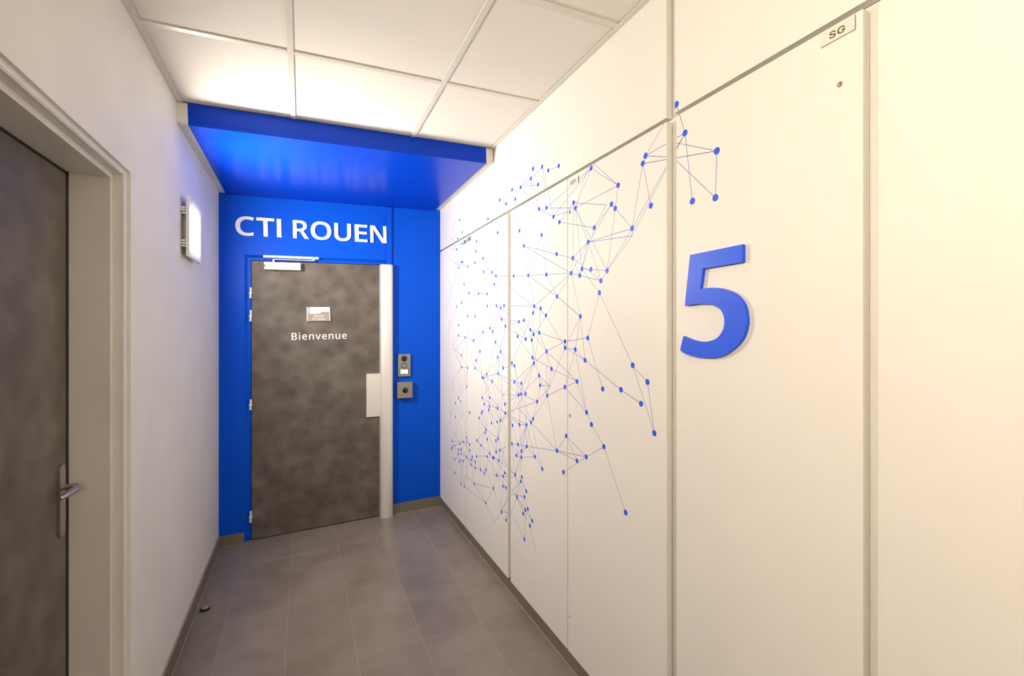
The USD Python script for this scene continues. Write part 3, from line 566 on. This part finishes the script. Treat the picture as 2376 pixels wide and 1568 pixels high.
# ================================================================== THINGS ON THE CLOSET DOORS
FIVE = [(1058,1743),(875,1744),(875,1697),(1009,1696),(1019,1637),(997,1638),(969,1637),(942,1632),(919,1624),(896,1612),(879,1596),(867,1574),(863,1553),(862,1537),(866,1516),(873,1498),(885,1482),(903,1466),(923,1453),(948,1443),(976,1438),(997,1437),(1027,1437),(1058,1441),(1078,1446),(1098,1455),(1085,1498),(1066,1492),(1042,1486),(1019,1483),(997,1483),(980,1486),(962,1492),(947,1504),(937,1519),(933,1537),(935,1555),(942,1569),(952,1579),(966,1586),(983,1591),(1005,1593),(1031,1594),(1054,1593),(1079,1591)]


def smooth_five():
    """The outline with its curved runs resampled by a spline; corners stay sharp."""
    from scipy.interpolate import CubicSpline
    P = np.array(FIVE, float) / 1000
    runs_ = [(0, 4, False), (4, 25, True), (25, 26, False), (26, 44, True)]
    out = []
    for a, b_, curved in runs_:
        q = P[a:b_ + 1]
        if curved:
            s = np.concatenate([[0], np.cumsum(np.linalg.norm(np.diff(q, axis=0), axis=1))])
            q = CubicSpline(s, q)(np.linspace(0, s[-1], 3 * len(q)))
        out.append(q[:-1] if curved or b_ - a > 1 else q[:1])
    return Polygon(np.vstack(out + [P[44:45]])).buffer(0)


solo("number_five", slab_x(smooth_five(), XR - 0.012, XR), "vinyl", "large solid blue number 5 fixed to the wide white closet door", "number", smooth=25)


def on_right(poly, y_left, z_base):
    """Turn a drawing that reads along +x into one on the right wall (reads towards the camera)."""
    return affinity.translate(affinity.scale(poly, -1, 1, origin=(0, 0)), y_left, z_base)


t = thing("door_label", "white SG name label at the top right of the closet door with the number five", "label")
part("plate", cbx(XR - 0.0014, XR, 0.6047, 0.677, 2.1575, 2.189, 0.0003), "label", t)
part("shadow_gap", join(bx(XR - 0.0016, XR, 0.6041, 0.6047, 2.1568, 2.189), bx(XR - 0.0016, XR, 0.6041, 0.677, 2.1568, 2.1575)), "label_ink_and_shadow", t, "dark strips painted as the shadow line of the label", smooth=False)  # dark strips stand in for the shadow line beside the plate
for gph in text("I6", "SG", 0.0152, 0.0012, 0.0330):
    part("letter", slab_x(on_right(gph, 0.6578, 2.1655), XR - 0.0018, XR - 0.0013), "label_ink_and_shadow", t, smooth=False)
t = thing("door_label", "white EDF name label at the top left of the closet door with three brown holes", "label")
part("plate", cbx(XR - 0.0016, XR, 1.6955, 1.7691, 2.1484, 2.1766, 0.0003), "label", t)
part("shadow_gap", bx(XR - 0.0024, XR, 1.6935, 1.6955, 2.1484, 2.1766), "label_ink_and_shadow", t, "dark strips painted as the shadow line of the label", smooth=False)  # painted shadow line along the near edge of the plate
for gph in text("I5", "EDF", 0.0150, 0.0012, 0.0450):
    part("letter", slab_x(on_right(gph, 1.7585, 2.1562), XR - 0.0021, XR - 0.0015), "label_ink_and_shadow", t, smooth=False)
for y0, y1, z0, z1, lab in ((3.1795, 3.2523, 2.1494, 2.1768, "square grey sticker at the top of the farthest closet door"), (3.0845, 3.1628, 2.1524, 2.1815, "square grey sticker at the top of the second closet door from the blue wall")):
    t = thing("sticker", lab, "sticker")
    part("film", slab_x(rrect(y0, y1, z0, z1, 0.002), XR - 0.0006, XR), "sticker", t, smooth=False)
    ym, zm = (y0 + y1) / 2, (z0 + z1) / 2
    part("pictogram", slab_x(Polygon([(ym + 0.014, zm - 0.007), (ym - 0.014, zm - 0.007), (ym - 0.006, zm + 0.008), (ym + 0.006, zm + 0.008)]), XR - 0.0008, XR - 0.0005), "label_ink_and_shadow", t, smooth=False)

# ================================================================== THINGS ON THE END WALL AND ITS DOOR
# CTI ROUEN in raised white letters over the door
sign = thing("wall_lettering", "raised white capital letters reading CTI ROUEN on the blue wall over the door", "sign")
for ch, x0, x1 in (("C", -0.4377, -0.3162), ("T", -0.3035, -0.1856), ("I", -0.1705, -0.1395), ("R", -0.0628, 0.0493), ("O", 0.0610, 0.2094), ("U", 0.2300, 0.3545), ("E", 0.3814, 0.4784), ("N", 0.5008, 0.6277)):
    p = affinity.translate(glyph("N7" + ch, x1 - x0, 0.1378), x0, 2.2142)
    part("letter", turn(slab_y(p, YE - 0.012, YE), 0.0216, -0.17, 2.2142), "letter", sign, smooth=25)

t = thing("door_lettering", "small white letters reading Bienvenue on the grey door, under its taupe sign", "sign")
for gph in text("N6", "Bienvenue", 0.0540, 0.0035, 0.3953):
    part("letter", turn(slab_y(affinity.translate(gph, -0.0726, 1.4482), YE + 0.0055, YE + 0.010), 0.018, -0.0726, 1.4482), "letter", t, smooth=25)

# taupe and white room sign
t = thing("door_sign", "small taupe and white room sign between two white rails on the grey door, above Bienvenue", "sign")
sx = lambda u: 0.0315 + (u - 220) * 0.0000933
sz = lambda v: 1.7000 - (v - 235) * 0.0001020
st = lambda m: turn(m, 0.024, 0.0315, 1.645)
part("plate", st(cbx(sx(280), sx(1945), YE - 0.0015, YE + 0.010, sz(1310), sz(240), 0.0008)), "sign", t)
part("rail", st(cbx(sx(222), sx(296), YE - 0.004, YE + 0.010, sz(1315), sz(232), 0.001)), "white", t)
part("rail", st(cbx(sx(1942), sx(2028), YE - 0.004, YE + 0.010, sz(1300), sz(228), 0.001)), "white", t)
wp = Polygon([(sx(a), sz(b_)) for a, b_ in ((445, 242), (1940, 242), (1940, 602), (1430, 602), (1370, 625), (1230, 725), (1190, 745), (445, 745))])
part("white_panel", st(slab_y(wp, YE - 0.0021, YE - 0.0014)), "letter", t, smooth=False)
part("side_mark", st(join(*[slab_y(rect(sx(355), sz(v + 75), sx(405), sz(v)), YE - 0.0019, YE - 0.0014) for v in (335, 425, 515, 605)])), "label", t, smooth=False)
for word, cap, wd, x, z in (("Accueil", 0.0158, sx(1478) - sx(782), sx(782), sz(975)), ("CTI Rouen", 0.0158, sx(1615) - sx(630), sx(630), sz(1203))):
    for gph in text("N6", word, cap, 0.0004, wd):
        part("letter", st(slab_y(affinity.translate(gph, x, z), YE - 0.0021, YE - 0.0014)), "letter", t, smooth=False)
for word, cap, wd, x, z in (("CTI", 0.0088, sx(770) - sx(540), sx(540), sz(475)), ("Rouen", 0.0066, sx(1020) - sx(630), sx(630), sz(630))):
    for gph in text("N6", word, cap, 0.0002, wd):
        part("logo_letter", st(slab_y(affinity.translate(gph, x, z), YE - 0.0026, YE - 0.0020)), "sign_text", t, smooth=False)
part("fine_print", st(join(*[slab_y(rect(sx(u), sz(515), sx(u + 34), sz(468 - (12 if k in (0, 5) else 0))), YE - 0.0026, YE - 0.0020) for k, u in enumerate(range(835, 1335, 62))])), "sign_text", t, smooth=False)

# door closer: body on the leaf, arm, slide rail on the frame
t = thing("door_closer", "white door closer with slide rail at the top left of the grey door", "door closer")
ct = lambda m: turn(m, 0.0233, -0.2526, 1.97)
part("body", ct(cbx(-0.2460, -0.0088, YE - 0.050, YE + 0.010, 1.9672, 2.0225, 0.003)), "white", t, smooth=False)
part("end_cap", ct(join(cbx(-0.2535, -0.2460, YE - 0.046, YE + 0.010, 1.9672, 1.9880, 0.0015), cbx(-0.2535, -0.2460, YE - 0.046, YE + 0.010, 2.0010, 2.0225, 0.0015))), "white", t, smooth=False)
part("slide_rail", ct(cbx(-0.2590, 0.1204, YE - 0.020, YE + 0.0190, 2.0575, 2.0755, 0.002)), "white", t, smooth=False)
for x in (-0.2485, 0.1105):
    part("screw", ct(disc_y(x, 2.0668, YE - 0.0206, YE - 0.019, 0.0035)), "grey_metal", t)
part("spindle", ct(cyl_z(-0.1905, YE - 0.030, 2.0225, 2.0455, 0.0070, 18)), "white", t)
part("arm", ct(join(cbx(-0.192, 0.076, YE - 0.036, YE - 0.024, 2.0420, 2.0475, 0.001), slab_z(Polygon([(0.074, YE - 0.036), (0.0880, YE - 0.030), (0.074, YE - 0.024)]), 2.0425, 2.0570))), "white", t, smooth=False)
part("valve_cover", ct(cyl_z(-0.180, YE - 0.028, 1.9640, 1.9672, 0.0085, 16)), "black", t)

# full-height aluminium profile with its flat plate: the magnetic lock and handle
t = thing("lock_profile", "tall rounded pale aluminium lock profile at the right edge of the grey door", "door lock")
bx0, bx1 = 0.5730, 0.6735
th = np.linspace(np.pi, 0, 19)
prof = Polygon([(bx0, YE + 0.010)] + [((bx0 + bx1) / 2 + (bx1 - bx0) / 2 * np.cos(a), YE - 0.036 - 0.028 * np.sin(a)) for a in th] + [(bx1, YE + 0.010)])
part("cover", slab_z(prof, 0.012, 2.0495), "alu", t, smooth=25)
part("end_cap", slab_z(prof.buffer(-0.0006), 2.0495, 2.0525), "white", t, smooth=25)
part("end_cap", slab_z(prof.buffer(-0.002), 0.004, 0.012), "black", t, smooth=25)
part("plate", cbx(0.4705, 0.5730, YE - 0.002, YE + 0.010, 0.8245, 1.1735, 0.001), "alu", t, "flat grey push plate")

# video intercom
t = thing("intercom", "slim grey video intercom with a lit name card on the blue wall", "intercom")
yi = YE - 0.020
part("body", slab_y(rrect(0.7185, 0.8195, 1.1425, 1.3270, 0.011), yi, YE), "grey_metal", t, smooth=25)
eye = part("camera_eye", disc_y(0.7680, 1.2890, yi - 0.003, yi, 0.0235), "black", t)
ps = trimesh.creation.icosphere(3, 0.015)
ps.apply_scale((1, 0.45, 1))
ps.apply_translation((0.7680, yi - 0.003, 1.2890))
part("camera_lens", ps, "lens", eye, smooth=True)
part("call_button", slab_y(Point(0.7680, 1.2325).buffer(0.0185, quad_segs=8), yi - 0.002, yi), "grey_metal", t)
part("button_ring", slab_y(Point(0.7680, 1.2325).buffer(0.0232, quad_segs=8).difference(Point(0.7680, 1.2325).buffer(0.0188, quad_segs=8)), yi - 0.0015, yi), "black", t)
w = part("name_window", slab_y(rrect(0.7340, 0.8050, 1.1640, 1.2005, 0.004), yi - 0.001, yi), "black", t)
part("name_card", slab_y(rrect(0.7375, 0.7990, 1.1650, 1.1990, 0.003), yi - 0.0017, yi - 0.0009), "glow", w, "lit white name card")

# badge reader
t = thing("badge_reader", "square sand-grey metal box with one dark round eye, below the intercom", "badge reader")
part("box", cbx(0.7085, 0.8325, YE - 0.045, YE, 0.9655, 1.0985, 0.003), "bronze", t, smooth=False)
e = part("reader_eye", disc_y(0.7715, 1.0305, YE - 0.0465, YE - 0.045, 0.0225), "black", t)
ps = trimesh.creation.icosphere(3, 0.0205)
ps.apply_scale((1, 0.42, 1))
ps.apply_translation((0.7715, YE - 0.0465, 1.0305))
part("eye_dome", ps, "lens", e, smooth=True)

# ================================================================== WALL LAMPS ON THE LEFT WALL, PLUS AN ADDED FILL LAMP BEHIND


def wall_lamp(y0, z0, light, label, look, at=lambda m: m):
    t = thing("wall_lamp", label, "lamp", "square led wall lamps")
    y1, z1, xf = y0 + 0.295, z0 + 0.2955, -0.5048
    part("frame", at(cbx(-0.520, xf, y0, y1, z0, z1, 0.0015)), "white", t, smooth=False)
    part("frame_groove", at(join(*[bx(-0.5165 + 0.005 * k, -0.5153 + 0.005 * k, y0 - 0.0004, y1 + 0.0004, z0 - 0.0004, z1 + 0.0004) for k in range(2)])), "frame", t, smooth=False)
    dm = slab_x(rrect(y0 + 0.034, y1 - 0.034, z0 + 0.036, z1 - 0.040, 0.016), xf, xf + 0.0015)
    part("diffuser", at(dm), lamp_material(look, *light), t, "glowing square diffuser", smooth=False)
    for zc in (z0 + 0.0655, z0 + 0.2275):
        for ya in (y0 + 0.010, y1 - 0.034):
            part("mounting_clip", at(join(*[cbx(XL, -0.520, ya - (0.004 if k == 1 else 0), ya + 0.024, zc + dz, zc + dz + 0.010, 0.002) for k, dz in enumerate((-0.018, -0.005, 0.008))])), "white", t, smooth=False)
    part("back_plate", at(bx(XL, -0.526, y0 + 0.06, y1 - 0.06, z0 + 0.06, z1 - 0.06)), "white", t, smooth=False)


wall_lamp(2.737, 1.8835, LAMP_END, "thin square LED wall lamp glowing white on the left wall, under the blue soffit", "lamp_glow")
wall_lamp(-0.15, 1.8835, LAMP_NEAR, "square LED wall lamp beside the photographer, outside the picture on the left", "lamp_glow_near")
wall_lamp(-0.41, 1.8835, LAMP_FILL, "added square fill lamp on the unseen wall behind the photographer", "fill_lamp_glow",
          lambda m: remap(m, [[0, -1, 0], [1, 0, 0], [0, 0, 1]], (0, YB - XL, 0)))  # invented source, put here to light faces turned to the camera

# ================================================================== DOOR STOP ON THE FLOOR
t = thing("door_stop", "small round floor door stop, black rubber with a grey cap, near the left skirting", "door stop")
xs, ys = -0.4875, 3.034
zs = zf(xs)
part("base", cyl_z(xs, ys, zs - 0.0006, zs + 0.004, 0.0215, 30), "grey_metal", t)
part("rubber", cyl_z(xs, ys, zs + 0.004, zs + 0.0165, 0.0225, 30), "rubber", t)
part("cap", cyl_z(xs, ys, zs + 0.0165, zs + 0.0215, 0.0205, 30, 0.0180), "cap", t)
